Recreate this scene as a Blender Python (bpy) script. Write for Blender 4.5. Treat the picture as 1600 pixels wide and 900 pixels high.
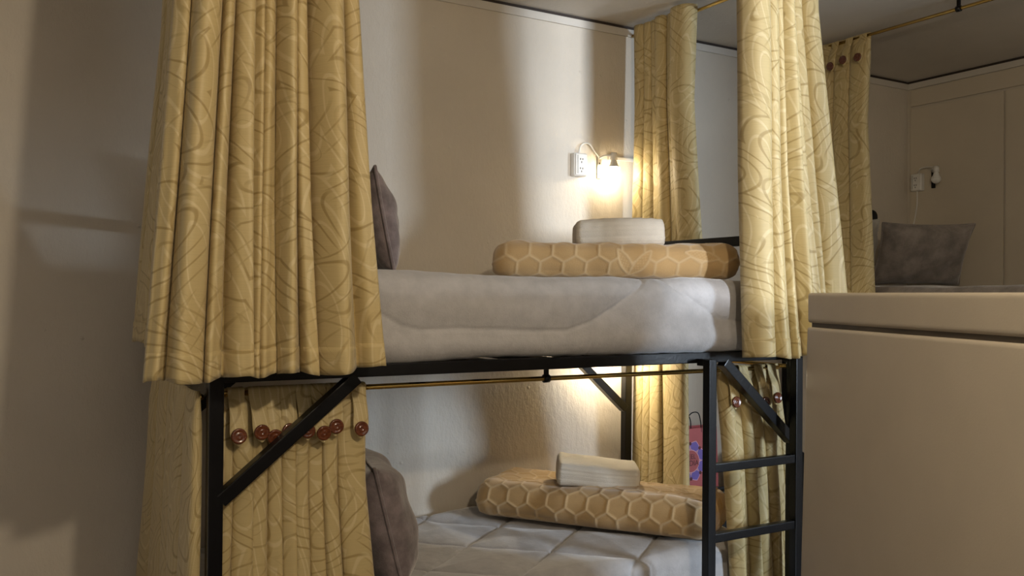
import bpy, bmesh, math, random
import numpy as np
from mathutils import Vector, Matrix

for o in list(bpy.data.objects):
    bpy.data.objects.remove(o, do_unlink=True)
scene = bpy.context.scene
C = scene.collection
rng = np.random.RandomState(7)
random.seed(7)

# ------------------------------------------------------------------ camera
YAW, PITCH, ROLL, FPX, EYE = 0.5282, 0.0075, 0.0081, 1391.3, 1.40
fw = Vector((math.sin(YAW)*math.cos(PITCH), math.cos(YAW)*math.cos(PITCH), math.sin(PITCH)))
rt = Vector((math.cos(YAW), -math.sin(YAW), 0)); up = rt.cross(fw)
R2 = rt*math.cos(ROLL) + up*math.sin(ROLL); U2 = up*math.cos(ROLL) - rt*math.sin(ROLL)
cam_data = bpy.data.cameras.new('camera')
cam_data.sensor_width = 36; cam_data.lens = FPX*36/1600; cam_data.clip_start = 0.02
cam = bpy.data.objects.new('camera', cam_data); C.objects.link(cam)
M3 = Matrix((R2, U2, -fw)).transposed()
cam.matrix_world = Matrix.Translation((0, 0, EYE)) @ M3.to_4x4()
scene.camera = cam

# ------------------------------------------------------------------ world and light
world = bpy.data.worlds.new('world'); scene.world = world; world.use_nodes = True
world.node_tree.nodes['Background'].inputs[0].default_value = (0.75, 0.85, 1.0, 1)
world.node_tree.nodes['Background'].inputs[1].default_value = 0.6

def area(name, loc, rot, sx, sy, power, col, spread=math.pi):
    l = bpy.data.lights.new(name, 'AREA'); l.shape = 'RECTANGLE'; l.size = sx; l.size_y = sy
    l.energy = power; l.color = col; l.spread = spread
    o = bpy.data.objects.new(name, l); C.objects.link(o); o.location = loc; o.rotation_euler = rot
    return o
X_LEFT, Y_BACK = -1.7, -3.6
WIN = (0.98, 1.22, 1.50, 2.20)          # narrow window in the wall behind the camera: x0, x1, z0, z1
WIN2 = (-3.1, -1.7, 1.15, 2.15)         # wide window in the right wall, behind the camera: y0, y1, z0, z1
area('window_daylight', ((WIN[0]+WIN[1])/2, Y_BACK+.03, (WIN[2]+WIN[3])/2), (math.radians(90), 0, 0),
     WIN[1]-WIN[0]-.04, WIN[3]-WIN[2]-.04, 230, (0.88, 0.93, 1.0))
area('side_window_daylight', (4.42-.03, (WIN2[0]+WIN2[1])/2, (WIN2[2]+WIN2[3])/2), (math.radians(90), 0, math.radians(90)),
     WIN2[1]-WIN2[0]-.06, WIN2[3]-WIN2[2]-.06, 380, (0.70, 0.84, 1.0))
CEILING_LAMP_POWER = 50
BULB_UP, BULB_LOW = 120, 400

vs = scene.view_settings
vs.view_transform = 'Standard'; vs.look = 'None'; vs.gamma = 1; vs.exposure = 0.27
vs.use_curve_mapping = False

# ------------------------------------------------------------------ constants of the place
XL, XR, YF, YR = 0.46, 2.409, 2.183, 3.124
YW, XC, ZC = 3.19, 4.42, 2.607
X2 = 3.363

# ------------------------------------------------------------------ materials
MATS = {}
def new_mat(name):
    m = bpy.data.materials.new(name); m.use_nodes = True
    nt = m.node_tree; b = nt.nodes['Principled BSDF']
    MATS[name] = m
    return m, nt, b
def N(nt, typ, **kw):
    n = nt.nodes.new(typ)
    for k, v in kw.items(): setattr(n, k, v)
    return n
def L(nt, a, b): nt.links.new(a, b)
def ramp(nt, fac, stops):
    r = N(nt, 'ShaderNodeValToRGB'); e = r.color_ramp.elements
    while len(e) < len(stops): e.new(0.5)
    for i, (p, c) in enumerate(stops):
        e[i].position = p; e[i].color = (*c, 1) if len(c) == 3 else c
    L(nt, fac, r.inputs[0]); return r.outputs[0]
def coords(nt, kind='Object', scale=(1, 1, 1)):
    t = N(nt, 'ShaderNodeTexCoord'); m = N(nt, 'ShaderNodeMapping')
    m.inputs['Scale'].default_value = scale
    L(nt, t.outputs[kind], m.inputs[0]); return m.outputs[0]
def noise(nt, vec, scale, detail=3, rough=0.5, dist=0.0):
    n = N(nt, 'ShaderNodeTexNoise'); n.inputs['Scale'].default_value = scale
    n.inputs['Detail'].default_value = detail; n.inputs['Roughness'].default_value = rough
    n.inputs['Distortion'].default_value = dist
    if vec is not None: L(nt, vec, n.inputs['Vector'])
    return n.outputs['Fac']
def math_node(nt, op, a, b=None, c=None):
    n = N(nt, 'ShaderNodeMath', operation=op)
    for i, v in enumerate((a, b, c)):
        if v is None: continue
        if isinstance(v, (int, float)): n.inputs[i].default_value = v
        else: L(nt, v, n.inputs[i])
    return n.outputs[0]
def bump(nt, b, height, strength, dist=0.01, prev=None):
    n = N(nt, 'ShaderNodeBump'); n.inputs['Strength'].default_value = strength; n.inputs['Distance'].default_value = dist
    L(nt, height, n.inputs['Height'])
    if prev is not None: L(nt, prev, n.inputs['Normal'])
    L(nt, n.outputs[0], b.inputs['Normal']); return n.outputs[0]
def mixcol(nt, fac, a, b):
    n = N(nt, 'ShaderNodeMix', data_type='RGBA')
    for s, v in ((n.inputs[0], fac), (n.inputs[6], a), (n.inputs[7], b)):
        if isinstance(v, (int, float)): s.default_value = v
        elif isinstance(v, tuple): s.default_value = (*v, 1)
        else: L(nt, v, s)
    return n.outputs[2]

def plain(name, col, rough=0.5, metal=0.0, var=0.12, bs=0.0, bscale=60, spec=0.5):
    m, nt, b = new_mat(name)
    v = coords(nt)
    f = noise(nt, v, 9, 4)
    c1 = tuple(x*(1-var) for x in col); c2 = tuple(min(1, x*(1+var)) for x in col)
    L(nt, ramp(nt, f, [(0.3, c1), (0.7, c2)]), b.inputs['Base Color'])
    b.inputs['Roughness'].default_value = rough; b.inputs['Metallic'].default_value = metal
    b.inputs['Specular IOR Level'].default_value = spec
    if bs: bump(nt, b, noise(nt, v, bscale, 3), bs, 0.004)
    return m

def plaster(name, col, lump=0.5):
    m, nt, b = new_mat(name)
    v = coords(nt); vv = coords(nt, scale=(1, 1, 0.5))
    f = noise(nt, v, 1.7, 5, 0.6)
    c1 = tuple(x*0.93 for x in col); c2 = tuple(min(1, x*1.05) for x in col)
    L(nt, ramp(nt, f, [(0.3, c1), (0.7, c2)]), b.inputs['Base Color'])
    b.inputs['Roughness'].default_value = 0.55; b.inputs['Specular IOR Level'].default_value = 0.3
    drips = noise(nt, vv, 55, 4, 0.6)
    brush = noise(nt, v, 160, 2, 0.5)
    n1 = bump(nt, b, drips, 0.60*lump, 0.010)
    n2 = bump(nt, b, brush, 0.30*lump, 0.004, n1)
    vo = N(nt, 'ShaderNodeTexVoronoi'); vo.inputs['Scale'].default_value = 11; L(nt, v, vo.inputs['Vector'])
    pim = ramp(nt, vo.outputs['Distance'], [(0.0, (1, 1, 1)), (0.09, (0, 0, 0))])
    sel = ramp(nt, noise(nt, v, 5, 1), [(0.5, (0, 0, 0)), (0.6, (1, 1, 1))])
    h = math_node(nt, 'MULTIPLY', pim, sel)
    bump(nt, b, h, 1.0*lump, 0.014, n2)
    return m

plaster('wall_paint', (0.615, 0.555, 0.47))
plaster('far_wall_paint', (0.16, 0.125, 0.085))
plaster('ceiling_paint', (0.60, 0.56, 0.50), 0.25)
plaster('panel_paint', (0.60, 0.53, 0.42), 0.15)
plain('floor_tile', (0.10, 0.075, 0.05), 0.4)
plain('dark_gap', (0.035, 0.025, 0.02), 0.8)
plain('black_steel', (0.004, 0.004, 0.005), 0.30, 0.0, 0.25, 0.10, 120, 0.28)
plain('brass', (0.62, 0.42, 0.13), 0.26, 1.0, 0.1)
plain('white_plastic', (0.72, 0.70, 0.66), 0.35)
plain('dark_hole', (0.02, 0.018, 0.016), 0.7)
plain('steel_plate', (0.55, 0.52, 0.46), 0.3, 0.9)
plain('terry', (0.66, 0.62, 0.55), 0.95, 0, 0.06, 0.6, 420)
plain('cream_enamel', (0.47, 0.41, 0.325), 0.5, 0, 0.03, 0.06, 240)
plain('gasket', (0.12, 0.10, 0.08), 0.8)
plain('red_paper', (0.46, 0.10, 0.10), 0.6)
plain('purple_print', (0.17, 0.11, 0.42), 0.6)
plain('pink_print', (0.75, 0.42, 0.52), 0.6)
plain('dark_red_print', (0.10, 0.012, 0.015), 0.6)
plain('black_fabric', (0.006, 0.006, 0.007), 0.85, 0, 0.3, 0.4, 300)
plain('mattress_ticking', (0.50, 0.46, 0.42), 0.8)
plain('orange_thread', (0.62, 0.26, 0.10), 0.7)

def plush(name, col, var=0.16, sheen=0.5, vscale=14):
    m, nt, b = new_mat(name)
    v = coords(nt)
    f = noise(nt, v, vscale, 5, 0.65)
    c1 = tuple(x*(1-var) for x in col); c2 = tuple(min(1, x*(1+var)) for x in col)
    L(nt, ramp(nt, f, [(0.34, c1), (0.66, c2)]), b.inputs['Base Color'])
    b.inputs['Roughness'].default_value = 0.9; b.inputs['Specular IOR Level'].default_value = 0.15
    b.inputs['Sheen Weight'].default_value = sheen; b.inputs['Sheen Roughness'].default_value = 0.4
    n1 = bump(nt, b, noise(nt, v, 38, 4, 0.6), 0.22, 0.01)
    bump(nt, b, noise(nt, v, 330, 2, 0.6), 0.35, 0.003, n1)
    return m
plush('grey_plush', (0.42, 0.41, 0.415), 0.08, 0.5, 20)
plush('mauve_plush', (0.20, 0.165, 0.17), 0.3, 0.6, 20)
plush('brown_grey_plush', (0.24, 0.21, 0.19), 0.25)
plush('pale_pillow', (0.45, 0.43, 0.39), 0.1)

# tan embossed blanket: the colour of ridge and ground comes from the mesh attribute "ridge"
m, nt, b = new_mat('tan_embossed')
at = N(nt, 'ShaderNodeAttribute'); at.attribute_name = 'ridge'
f = noise(nt, coords(nt), 10, 4)
g = mixcol(nt, f, (0.44, 0.29, 0.13), (0.53, 0.36, 0.175))
L(nt, mixcol(nt, at.outputs['Fac'], g, (0.57, 0.42, 0.24)), b.inputs['Base Color'])
b.inputs['Roughness'].default_value = 0.85; b.inputs['Sheen Weight'].default_value = 0.4
b.inputs['Specular IOR Level'].default_value = 0.2
bump(nt, b, noise(nt, coords(nt), 260, 3), 0.3, 0.003)

# curtain brocade: arcs and leaf lines woven into pale gold
def brocade(name, base, dark, light):
    m, nt, b = new_mat(name)
    uv = N(nt, 'ShaderNodeUVMap'); uv.uv_map = 'UVMap'
    def arcs(scale, k, w, seed, rot, sx, sy):
        # bundles of concentric arcs round scattered centres, bent a little: the woven leaf lines
        mp = N(nt, 'ShaderNodeMapping'); mp.inputs['Rotation'].default_value = (0, 0, rot)
        mp.inputs['Location'].default_value = (seed, seed*1.7, 0)
        L(nt, uv.outputs[0], mp.inputs[0])
        nz = N(nt, 'ShaderNodeTexNoise'); nz.inputs['Scale'].default_value = 3.5; nz.inputs['Detail'].default_value = 1
        L(nt, mp.outputs[0], nz.inputs['Vector'])
        va = N(nt, 'ShaderNodeVectorMath', operation='MULTIPLY_ADD'); va.inputs[1].default_value = (.10, .10, 0)
        L(nt, nz.outputs['Color'], va.inputs[0]); L(nt, mp.outputs[0], va.inputs[2])
        m2 = N(nt, 'ShaderNodeMapping'); m2.inputs['Scale'].default_value = (sx, sy, 1); L(nt, va.outputs[0], m2.inputs[0])
        vo = N(nt, 'ShaderNodeTexVoronoi', voronoi_dimensions='2D'); vo.inputs['Scale'].default_value = scale
        L(nt, m2.outputs[0], vo.inputs['Vector'])
        fr = math_node(nt, 'FRACT', math_node(nt, 'MULTIPLY', vo.outputs['Distance'], k))
        d = math_node(nt, 'ABSOLUTE', math_node(nt, 'SUBTRACT', fr, 0.5))
        mr = N(nt, 'ShaderNodeMapRange'); mr.interpolation_type = 'SMOOTHSTEP'
        mr.inputs['From Min'].default_value = w*0.35; mr.inputs['From Max'].default_value = w
        mr.inputs['To Min'].default_value = 1; mr.inputs['To Max'].default_value = 0
        L(nt, d, mr.inputs['Value'])
        far = math_node(nt, 'GREATER_THAN', vo.outputs['Distance'], 0.24)
        return math_node(nt, 'MULTIPLY', mr.outputs[0], far)
    a = arcs(4.2, 6.5, 0.13, 3.1, 0.55, 0.62, 1.7)
    c = arcs(3.6, 5.6, 0.11, 8.7, -0.5, 0.55, 1.8)
    d = arcs(4.6, 6.0, 0.15, 15.2, 1.3, 0.6, 1.7)
    gate = ramp(nt, noise(nt, uv.outputs[0], 6, 1), [(0.42, (0, 0, 0)), (0.56, (1, 1, 1))])
    ginv = math_node(nt, 'SUBTRACT', 1.0, gate)
    dk = math_node(nt, 'MAXIMUM', math_node(nt, 'MULTIPLY', a, gate), math_node(nt, 'MULTIPLY', c, ginv))
    mp = N(nt, 'ShaderNodeMapping'); mp.inputs['Scale'].default_value = (6, 160, 1); L(nt, uv.outputs[0], mp.inputs[0])
    slub = noise(nt, mp.outputs[0], 2.0, 3)
    c0 = mixcol(nt, slub, tuple(x*0.90 for x in base), tuple(min(1, x*1.08) for x in base))
    c1 = mixcol(nt, math_node(nt, 'MULTIPLY', d, 0.45), c0, light)
    c2 = mixcol(nt, math_node(nt, 'MULTIPLY', dk, 0.58), c1, dark)
    L(nt, c2, b.inputs['Base Color'])
    b.inputs['Roughness'].default_value = 0.5; b.inputs['Specular IOR Level'].default_value = 0.35
    b.inputs['Sheen Weight'].default_value = 0.15
    h = math_node(nt, 'ADD', math_node(nt, 'MULTIPLY', dk, -0.6), math_node(nt, 'MULTIPLY', slub, 0.5))
    bump(nt, b, h, 0.25, 0.002)
    tr = N(nt, 'ShaderNodeBsdfTranslucent'); L(nt, c2, tr.inputs[0])
    mx = N(nt, 'ShaderNodeMixShader'); mx.inputs[0].default_value = 0.10
    out = nt.nodes['Material Output']
    L(nt, b.outputs[0], mx.inputs[1]); L(nt, tr.outputs[0], mx.inputs[2]); L(nt, mx.outputs[0], out.inputs[0])
    return m
brocade('brocade', (0.56, 0.44, 0.215), (0.27, 0.175, 0.045), (0.74, 0.63, 0.38))

m, nt, b = new_mat('wood_button')
f = noise(nt, coords(nt, scale=(1, 1, 6)), 60, 3)
L(nt, ramp(nt, f, [(0.3, (0.075, 0.018, 0.007)), (0.7, (0.16, 0.045, 0.016))]), b.inputs['Base Color'])
b.inputs['Roughness'].default_value = 0.18; b.inputs['Coat Weight'].default_value = 0.3

def emitter(name, col, strength):
    m, nt, b = new_mat(name)
    b.inputs['Base Color'].default_value = (*col, 1)
    b.inputs['Emission Color'].default_value = (*col, 1); b.inputs['Emission Strength'].default_value = strength
    return m
emitter('bulb_glow_upper', (1.0, 0.85, 0.60), BULB_UP)
emitter('bulb_glow_lower', (1.0, 0.84, 0.58), BULB_LOW)
m, nt, b = new_mat('bulb_glass')
b.inputs['Base Color'].default_value = (0.75, 0.74, 0.70, 1); b.inputs['Roughness'].default_value = 0.25
m, nt, b = new_mat('window_glass')
b.inputs['Base Color'].default_value = (0.9, 0.95, 1, 1); b.inputs['Roughness'].default_value = 0.3
b.inputs['Transmission Weight'].default_value = 0.9

# ------------------------------------------------------------------ mesh helpers
def mesh_obj(name, verts, faces, mat, parent=None, smooth=False):
    me = bpy.data.meshes.new(name)
    me.from_pydata([tuple(v) for v in verts], [], [tuple(f) for f in faces])
    me.update()
    if smooth: me.polygons.foreach_set('use_smooth', [True]*len(me.polygons))
    o = bpy.data.objects.new(name, me); C.objects.link(o)
    if mat: me.materials.append(MATS[mat])
    if parent is not None: o.parent = parent
    return o
def bm_obj(name, bm, mat, parent=None, smooth=False):
    me = bpy.data.meshes.new(name); bm.normal_update(); bm.to_mesh(me); bm.free()
    if smooth: me.polygons.foreach_set('use_smooth', [True]*len(me.polygons))
    o = bpy.data.objects.new(name, me); C.objects.link(o)
    if mat: me.materials.append(MATS[mat])
    if parent is not None: o.parent = parent
    return o
def tag(o, label=None, cat=None, group=None, kind=None):
    if label: o['label'] = label
    if cat: o['category'] = cat
    if group: o['group'] = group
    if kind: o['kind'] = kind
    return o
def thing(name, label, cat, loc, group=None):
    o = bpy.data.objects.new(name, None); C.objects.link(o); o.location = loc
    o.empty_display_size = 0.05
    return tag(o, label, cat, group)
def child(o, parent):
    """parent o while its mesh stays in world coordinates"""
    o.parent = parent
    w = Vector((0, 0, 0)); p = parent
    while p is not None: w += p.location; p = p.parent
    me = o.data
    me.transform(Matrix.Translation(-w))
    return o
def box_bm(x0, x1, y0, y1, z0, z1, bev=0.0, seg=2):
    bm = bmesh.new()
    bmesh.ops.create_cube(bm, size=1, matrix=Matrix.Translation(((x0+x1)/2, (y0+y1)/2, (z0+z1)/2)) @ Matrix.Diagonal((x1-x0, y1-y0, z1-z0, 1)))
    if bev: bmesh.ops.bevel(bm, geom=bm.edges[:], offset=bev, segments=seg, profile=0.7, affect='EDGES')
    return bm
def box(name, x0, x1, y0, y1, z0, z1, mat, parent=None, bev=0.0, seg=2):
    o = bm_obj(name, box_bm(x0, x1, y0, y1, z0, z1, bev, seg), mat)
    if parent is not None: child(o, parent)
    return o
def bar(name, p, q, w, h, mat, parent=None, upv=(0, 0, 1), bev=0.003):
    p = Vector(p); q = Vector(q); d = q-p; ln = d.length; d.normalize()
    u = Vector(upv); s = d.cross(u).normalized(); u = s.cross(d)
    bm = box_bm(-ln/2, ln/2, -w/2, w/2, -h/2, h/2, bev, 2)
    M = Matrix((d, s, u)).transposed().to_4x4(); M.translation = (p+q)/2
    bmesh.ops.transform(bm, matrix=M, verts=bm.verts)
    bmesh.ops.recalc_face_normals(bm, faces=bm.faces)
    o = bm_obj(name, bm, mat)
    if parent is not None: child(o, parent)
    return o
def tube(name, pts, r, mat, parent=None, n=10, closed=False):
    P = [Vector(p) for p in pts]; V = []; F = []
    prev = None
    for i, p in enumerate(P):
        a = P[(i-1) % len(P)] if (i > 0 or closed) else p; c = P[(i+1) % len(P)] if (i < len(P)-1 or closed) else p
        t = (c-a).normalized()
        ref = prev if prev is not None else (Vector((0, 0, 1)) if abs(t.z) < 0.9 else Vector((1, 0, 0)))
        s = (ref - t*ref.dot(t)).normalized(); prev = s; u = t.cross(s)
        for k in range(n):
            an = 2*math.pi*k/n; V.append(p + s*math.cos(an)*r + u*math.sin(an)*r)
    m = len(P)
    for i in range(m if closed else m-1):
        for k in range(n):
            a = i*n+k; b_ = i*n+(k+1) % n; j = ((i+1) % m)*n
            F.append((a, b_, j+(k+1) % n, j+k))
    if not closed:
        F.append(tuple(range(n-1, -1, -1))); F.append(tuple((m-1)*n+k for k in range(n)))
    o = mesh_obj(name, V, F, mat, None, True)
    if parent is not None: child(o, parent)
    return o
def smooth_path(pts, sub=6):
    P = [Vector(p) for p in pts]; out = []
    for i in range(len(P)-1):
        p0 = P[max(i-1, 0)]; p1 = P[i]; p2 = P[i+1]; p3 = P[min(i+2, len(P)-1)]
        for k in range(sub):
            t = k/sub
            out.append(0.5*((2*p1)+(p2-p0)*t+(2*p0-5*p1+4*p2-p3)*t*t+(3*p1-p0-3*p2+p3)*t**3))
    out.append(P[-1]); return out
def lathe(name, prof, mat, parent=None, n=24, axis=(0, 0, 1), origin=(0, 0, 0)):
    """prof: (radius, height) along axis from origin"""
    ax = Vector(axis).normalized(); ref = Vector((0, 0, 1)) if abs(ax.z) < 0.9 else Vector((1, 0, 0))
    s = ax.cross(ref).normalized(); u = ax.cross(s); O = Vector(origin)
    V = []; F = []
    for r, h in prof:
        for k in range(n):
            an = 2*math.pi*k/n; V.append(O + ax*h + s*(r*math.cos(an)) + u*(r*math.sin(an)))
    for i in range(len(prof)-1):
        for k in range(n):
            F.append((i*n+k, i*n+(k+1) % n, (i+1)*n+(k+1) % n, (i+1)*n+k))
    F.append(tuple(range(n-1, -1, -1))); F.append(tuple((len(prof)-1)*n+k for k in range(n)))
    o = mesh_obj(name, V, F, mat, None, True)
    bm = bmesh.new(); bm.from_mesh(o.data); bmesh.ops.recalc_face_normals(bm, faces=bm.faces); bm.to_mesh(o.data); bm.free()
    if parent is not None: child(o, parent)
    return o
def grid_mesh(name, P, mat, wrap=False, uv=None, attr=None, caps=False, flip=False):
    """P: (ni, nj, 3) array of points; wrap closes j"""
    ni, nj = P.shape[:2]
    idx = np.arange(ni*nj).reshape(ni, nj)
    if wrap: a = idx[:-1, :]; b_ = idx[1:, :]; a2 = np.roll(idx, -1, 1)[:-1, :]; b2 = np.roll(idx, -1, 1)[1:, :]
    else: a = idx[:-1, :-1]; b_ = idx[1:, :-1]; a2 = idx[:-1, 1:]; b2 = idx[1:, 1:]
    Q = np.stack([a, b_, b2, a2], -1).reshape(-1, 4)
    if flip: Q = Q[:, ::-1]
    faces = Q; nq = len(Q)
    me = bpy.data.meshes.new(name)
    loops = Q.reshape(-1)
    starts = np.arange(nq)*4; totals = np.full(nq, 4)
    if caps:
        c0 = idx[0, :]; c1 = idx[-1, ::-1]
        if flip: c0 = c0[::-1]; c1 = c1[::-1]
        starts = np.concatenate([starts, [len(loops), len(loops)+nj]]); totals = np.concatenate([totals, [nj, nj]])
        loops = np.concatenate([loops, c0, c1])
    me.vertices.add(ni*nj); me.vertices.foreach_set('co', P.reshape(-1).astype(np.float32))
    me.loops.add(len(loops)); me.loops.foreach_set('vertex_index', loops.astype(np.int32))
    me.polygons.add(len(starts)); me.polygons.foreach_set('loop_start', starts.astype(np.int32))
    me.polygons.foreach_set('loop_total', totals.astype(np.int32))
    me.update(calc_edges=True); me.validate()
    me.polygons.foreach_set('use_smooth', [True]*len(me.polygons))
    if uv is not None:
        l = me.uv_layers.new(name='UVMap')
        l.data.foreach_set('uv', uv.reshape(-1, 2)[loops].reshape(-1).astype(np.float32))
    if attr is not None:
        at = me.attributes.new('ridge', 'FLOAT', 'POINT'); at.data.foreach_set('value', attr.reshape(-1).astype(np.float32))
    me.update()
    o = bpy.data.objects.new(name, me); C.objects.link(o)
    if mat: me.materials.append(MATS[mat])
    return o
def sweep_box(Lx, W, H, rp, re, step):
    """rounded box, long axis x, bottom at z=0: returns P (ni,nj,3), A along x, B arc position, Nn normals"""
    # profile path starting bottom centre, going to +y ... around; counter-clockwise seen from +x
    npf = int((2*W+2*H)/step)
    def profile(inset):
        w = max(W/2-inset, 0.004); h0 = inset*0.6; h1 = H-inset; r = min(rp, w*0.98, (h1-h0)/2*0.98)
        segs = []
        def line(p, q): segs.append(('l', p, q, math.dist(p, q)))
        def arc(c, a0): segs.append(('a', c, a0, r*math.pi/2))
        line((0, h0), (w-r, h0)); arc((w-r, h0+r), -math.pi/2); line((w, h0+r), (w, h1-r)); arc((w-r, h1-r), 0)
        line((w-r, h1), (-w+r, h1)); arc((-w+r, h1-r), math.pi/2); line((-w, h1-r), (-w, h0+r)); arc((-w+r, h0+r), math.pi)
        line((-w+r, h0), (0, h0))
        tot = sum(s[3] for s in segs); out = []
        for k in range(npf):
            d = tot*k/npf
            for s in segs:
                if d <= s[3] or s is segs[-1]:
                    t = d/s[3] if s[3] > 1e-9 else 0
                    if s[0] == 'l': out.append((s[1][0]+(s[2][0]-s[1][0])*t, s[1][1]+(s[2][1]-s[1][1])*t))
                    else:
                        a_ = s[2]+t*math.pi/2; out.append((s[1][0]+r*math.cos(a_), s[1][1]+r*math.sin(a_)))
                    break
                d -= s[3]
        return np.array(out), tot
    xs = []; ins = []
    ne = max(6, int(re*1.57/step))
    for k in range(ne): th = math.pi/2*(1-k/ne); xs.append(-Lx/2+re-re*math.sin(th)); ins.append(re*(1-math.cos(th)))
    nm = max(2, int((Lx-2*re)/step))
    for k in range(nm+1): xs.append(-Lx/2+re+(Lx-2*re)*k/nm); ins.append(0)
    for k in range(1, ne+1): th = math.pi/2*k/ne; xs.append(Lx/2-re+re*math.sin(th)); ins.append(re*(1-math.cos(th)))
    base, tot = profile(0); cache = {}
    P = np.zeros((len(xs), npf, 3))
    for i, (x, d) in enumerate(zip(xs, ins)):
        pr = base if d == 0 else profile(d)[0]
        P[i, :, 0] = x; P[i, :, 1:] = pr
    A = np.repeat(np.array(xs)[:, None], npf, 1); B = np.repeat((np.arange(npf)*tot/npf)[None], len(xs), 0)
    return P, A, B
def grid_normals(P, wrap=True):
    du = np.gradient(P, axis=0)
    dv = (np.roll(P, -1, 1)-np.roll(P, 1, 1)) if wrap else np.gradient(P, axis=1)
    n = np.cross(du, dv); n /= np.linalg.norm(n, axis=2, keepdims=True)+1e-12
    return n
def lumps(P, amp, freqs, seed):
    r = np.random.RandomState(seed); out = np.zeros(P.shape[:2])
    for f in freqs:
        for _ in range(3):
            d = r.normal(size=3); d /= np.linalg.norm(d)
            out += np.sin((P@d)*f + r.uniform(0, 6.28))/3/len(freqs)
    return out*amp
def place(P, loc, rotz=0.0, rot=None):
    """rotate then leave in local space; returns local"""
    return P

# ------------------------------------------------------------------ the room
def struct(o): o['kind'] = 'structure'; return o
struct(box('floor', X_LEFT, XC, Y_BACK, YW, -0.08, 0, 'floor_tile'))
struct(box('ceiling', X_LEFT, XC+.12, Y_BACK-.12, YW+.12, ZC, ZC+.1, 'ceiling_paint'))
struct(box('wall_back', X_LEFT-.12, XC+.12, YW, YW+.12, -0.08, ZC, 'wall_paint'))
bm = bmesh.new()
def addbox(bm, x0, x1, y0, y1, z0, z1):
    bmesh.ops.create_cube(bm, size=1, matrix=Matrix.Translation(((x0+x1)/2, (y0+y1)/2, (z0+z1)/2)) @ Matrix.Diagonal((x1-x0, y1-y0, z1-z0, 1)))
for a in ((WIN2[1], YW, -.08, ZC), (Y_BACK, WIN2[0], -.08, ZC), (WIN2[0], WIN2[1], -.08, WIN2[2]), (WIN2[0], WIN2[1], WIN2[3], ZC)):
    addbox(bm, XC, XC+.12, a[0], a[1], a[2], a[3])
wr = struct(bm_obj('wall_right', bm, 'wall_paint'))
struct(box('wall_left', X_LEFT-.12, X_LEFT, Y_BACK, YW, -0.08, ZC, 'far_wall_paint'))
# wall behind the camera with its window opening
bm = bmesh.new()
def addbox(bm, x0, x1, y0, y1, z0, z1):
    bmesh.ops.create_cube(bm, size=1, matrix=Matrix.Translation(((x0+x1)/2, (y0+y1)/2, (z0+z1)/2)) @ Matrix.Diagonal((x1-x0, y1-y0, z1-z0, 1)))
addbox(bm, X_LEFT-.12, WIN[0], Y_BACK-.12, Y_BACK, -0.08, ZC); addbox(bm, WIN[1], XC+.12, Y_BACK-.12, Y_BACK, -0.08, ZC)
addbox(bm, WIN[0], WIN[1], Y_BACK-.12, Y_BACK, -0.08, WIN[2]); addbox(bm, WIN[0], WIN[1], Y_BACK-.12, Y_BACK, WIN[3], ZC)
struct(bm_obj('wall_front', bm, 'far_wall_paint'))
w1 = struct(box('window_1', WIN[0], WIN[1], Y_BACK-.06, Y_BACK-.05, WIN[2], WIN[3], 'window_glass'))
for a in ((WIN[0], WIN[0]+.03, WIN[2], WIN[3]), (WIN[1]-.03, WIN[1], WIN[2], WIN[3]), (WIN[0], WIN[1], WIN[2], WIN[2]+.03), (WIN[0], WIN[1], WIN[3]-.03, WIN[3])):
    box('window_frame', a[0], a[1], Y_BACK-.08, Y_BACK-.04, a[2], a[3], 'white_plastic', w1, 0.004)
w2 = struct(box('window_2', XC+.05, XC+.06, WIN2[0], WIN2[1], WIN2[2], WIN2[3], 'window_glass'))
for a in ((WIN2[0], WIN2[0]+.03, WIN2[2], WIN2[3]), (WIN2[1]-.03, WIN2[1], WIN2[2], WIN2[3]), (WIN2[0], WIN2[1], WIN2[2], WIN2[2]+.03), (WIN2[0], WIN2[1], WIN2[3]-.03, WIN2[3])):
    box('window_frame', XC+.03, XC+.07, a[0], a[1], a[2], a[3], 'white_plastic', w2, 0.004)
# ceiling joint: dark gap and a thin cover strip under it, along back and right wall
t1 = struct(box('trim_1', X_LEFT, XC, YW-.006, YW-.0005, ZC-.012, ZC-.0005, 'dark_gap'))
t2 = struct(box('trim_2', XC-.006, XC-.0005, Y_BACK, YW-.007, ZC-.012, ZC-.0005, 'dark_gap'))
struct(box('trim_3', X_LEFT, XC-.009, YW-.009, YW-.0005, ZC-.046, ZC-.0125, 'ceiling_paint', None, 0.003))
struct(box('trim_4', XC-.009, XC-.0005, Y_BACK, YW-.0005, ZC-.046, ZC-.0125, 'ceiling_paint', None, 0.003))
# boards on the right wall: the photograph shows their joints
for (y0, y1, z0, z1) in ((2.635, 3.165, 0.02, 2.452), (1.50, 2.625, 0.02, 2.452), (0.4, 1.49, 0.02, 2.452), (1.50, 3.165, 2.464, 2.555)):
    box('panel', XC-.012, XC-.0005, y0, y1, z0, z1, 'panel_paint', wr, 0.003)
# added blocker, unseen behind the camera: gaps in it shape the window light
bm = bmesh.new()
for a in ((0.45, 1.52, 0, ZC), (1.80, 2.74, 0, ZC), (2.74, 3.20, 1.48, ZC), (3.95, XC-.013, 0, ZC), (1.52, 1.80, 0, 1.0), (3.20, 3.95, 2.2, ZC)):
    addbox(bm, a[0], a[1], -.40, -.30, a[2], a[3])
struct(bm_obj('wall_light_blocker', bm, 'far_wall_paint'))

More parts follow.
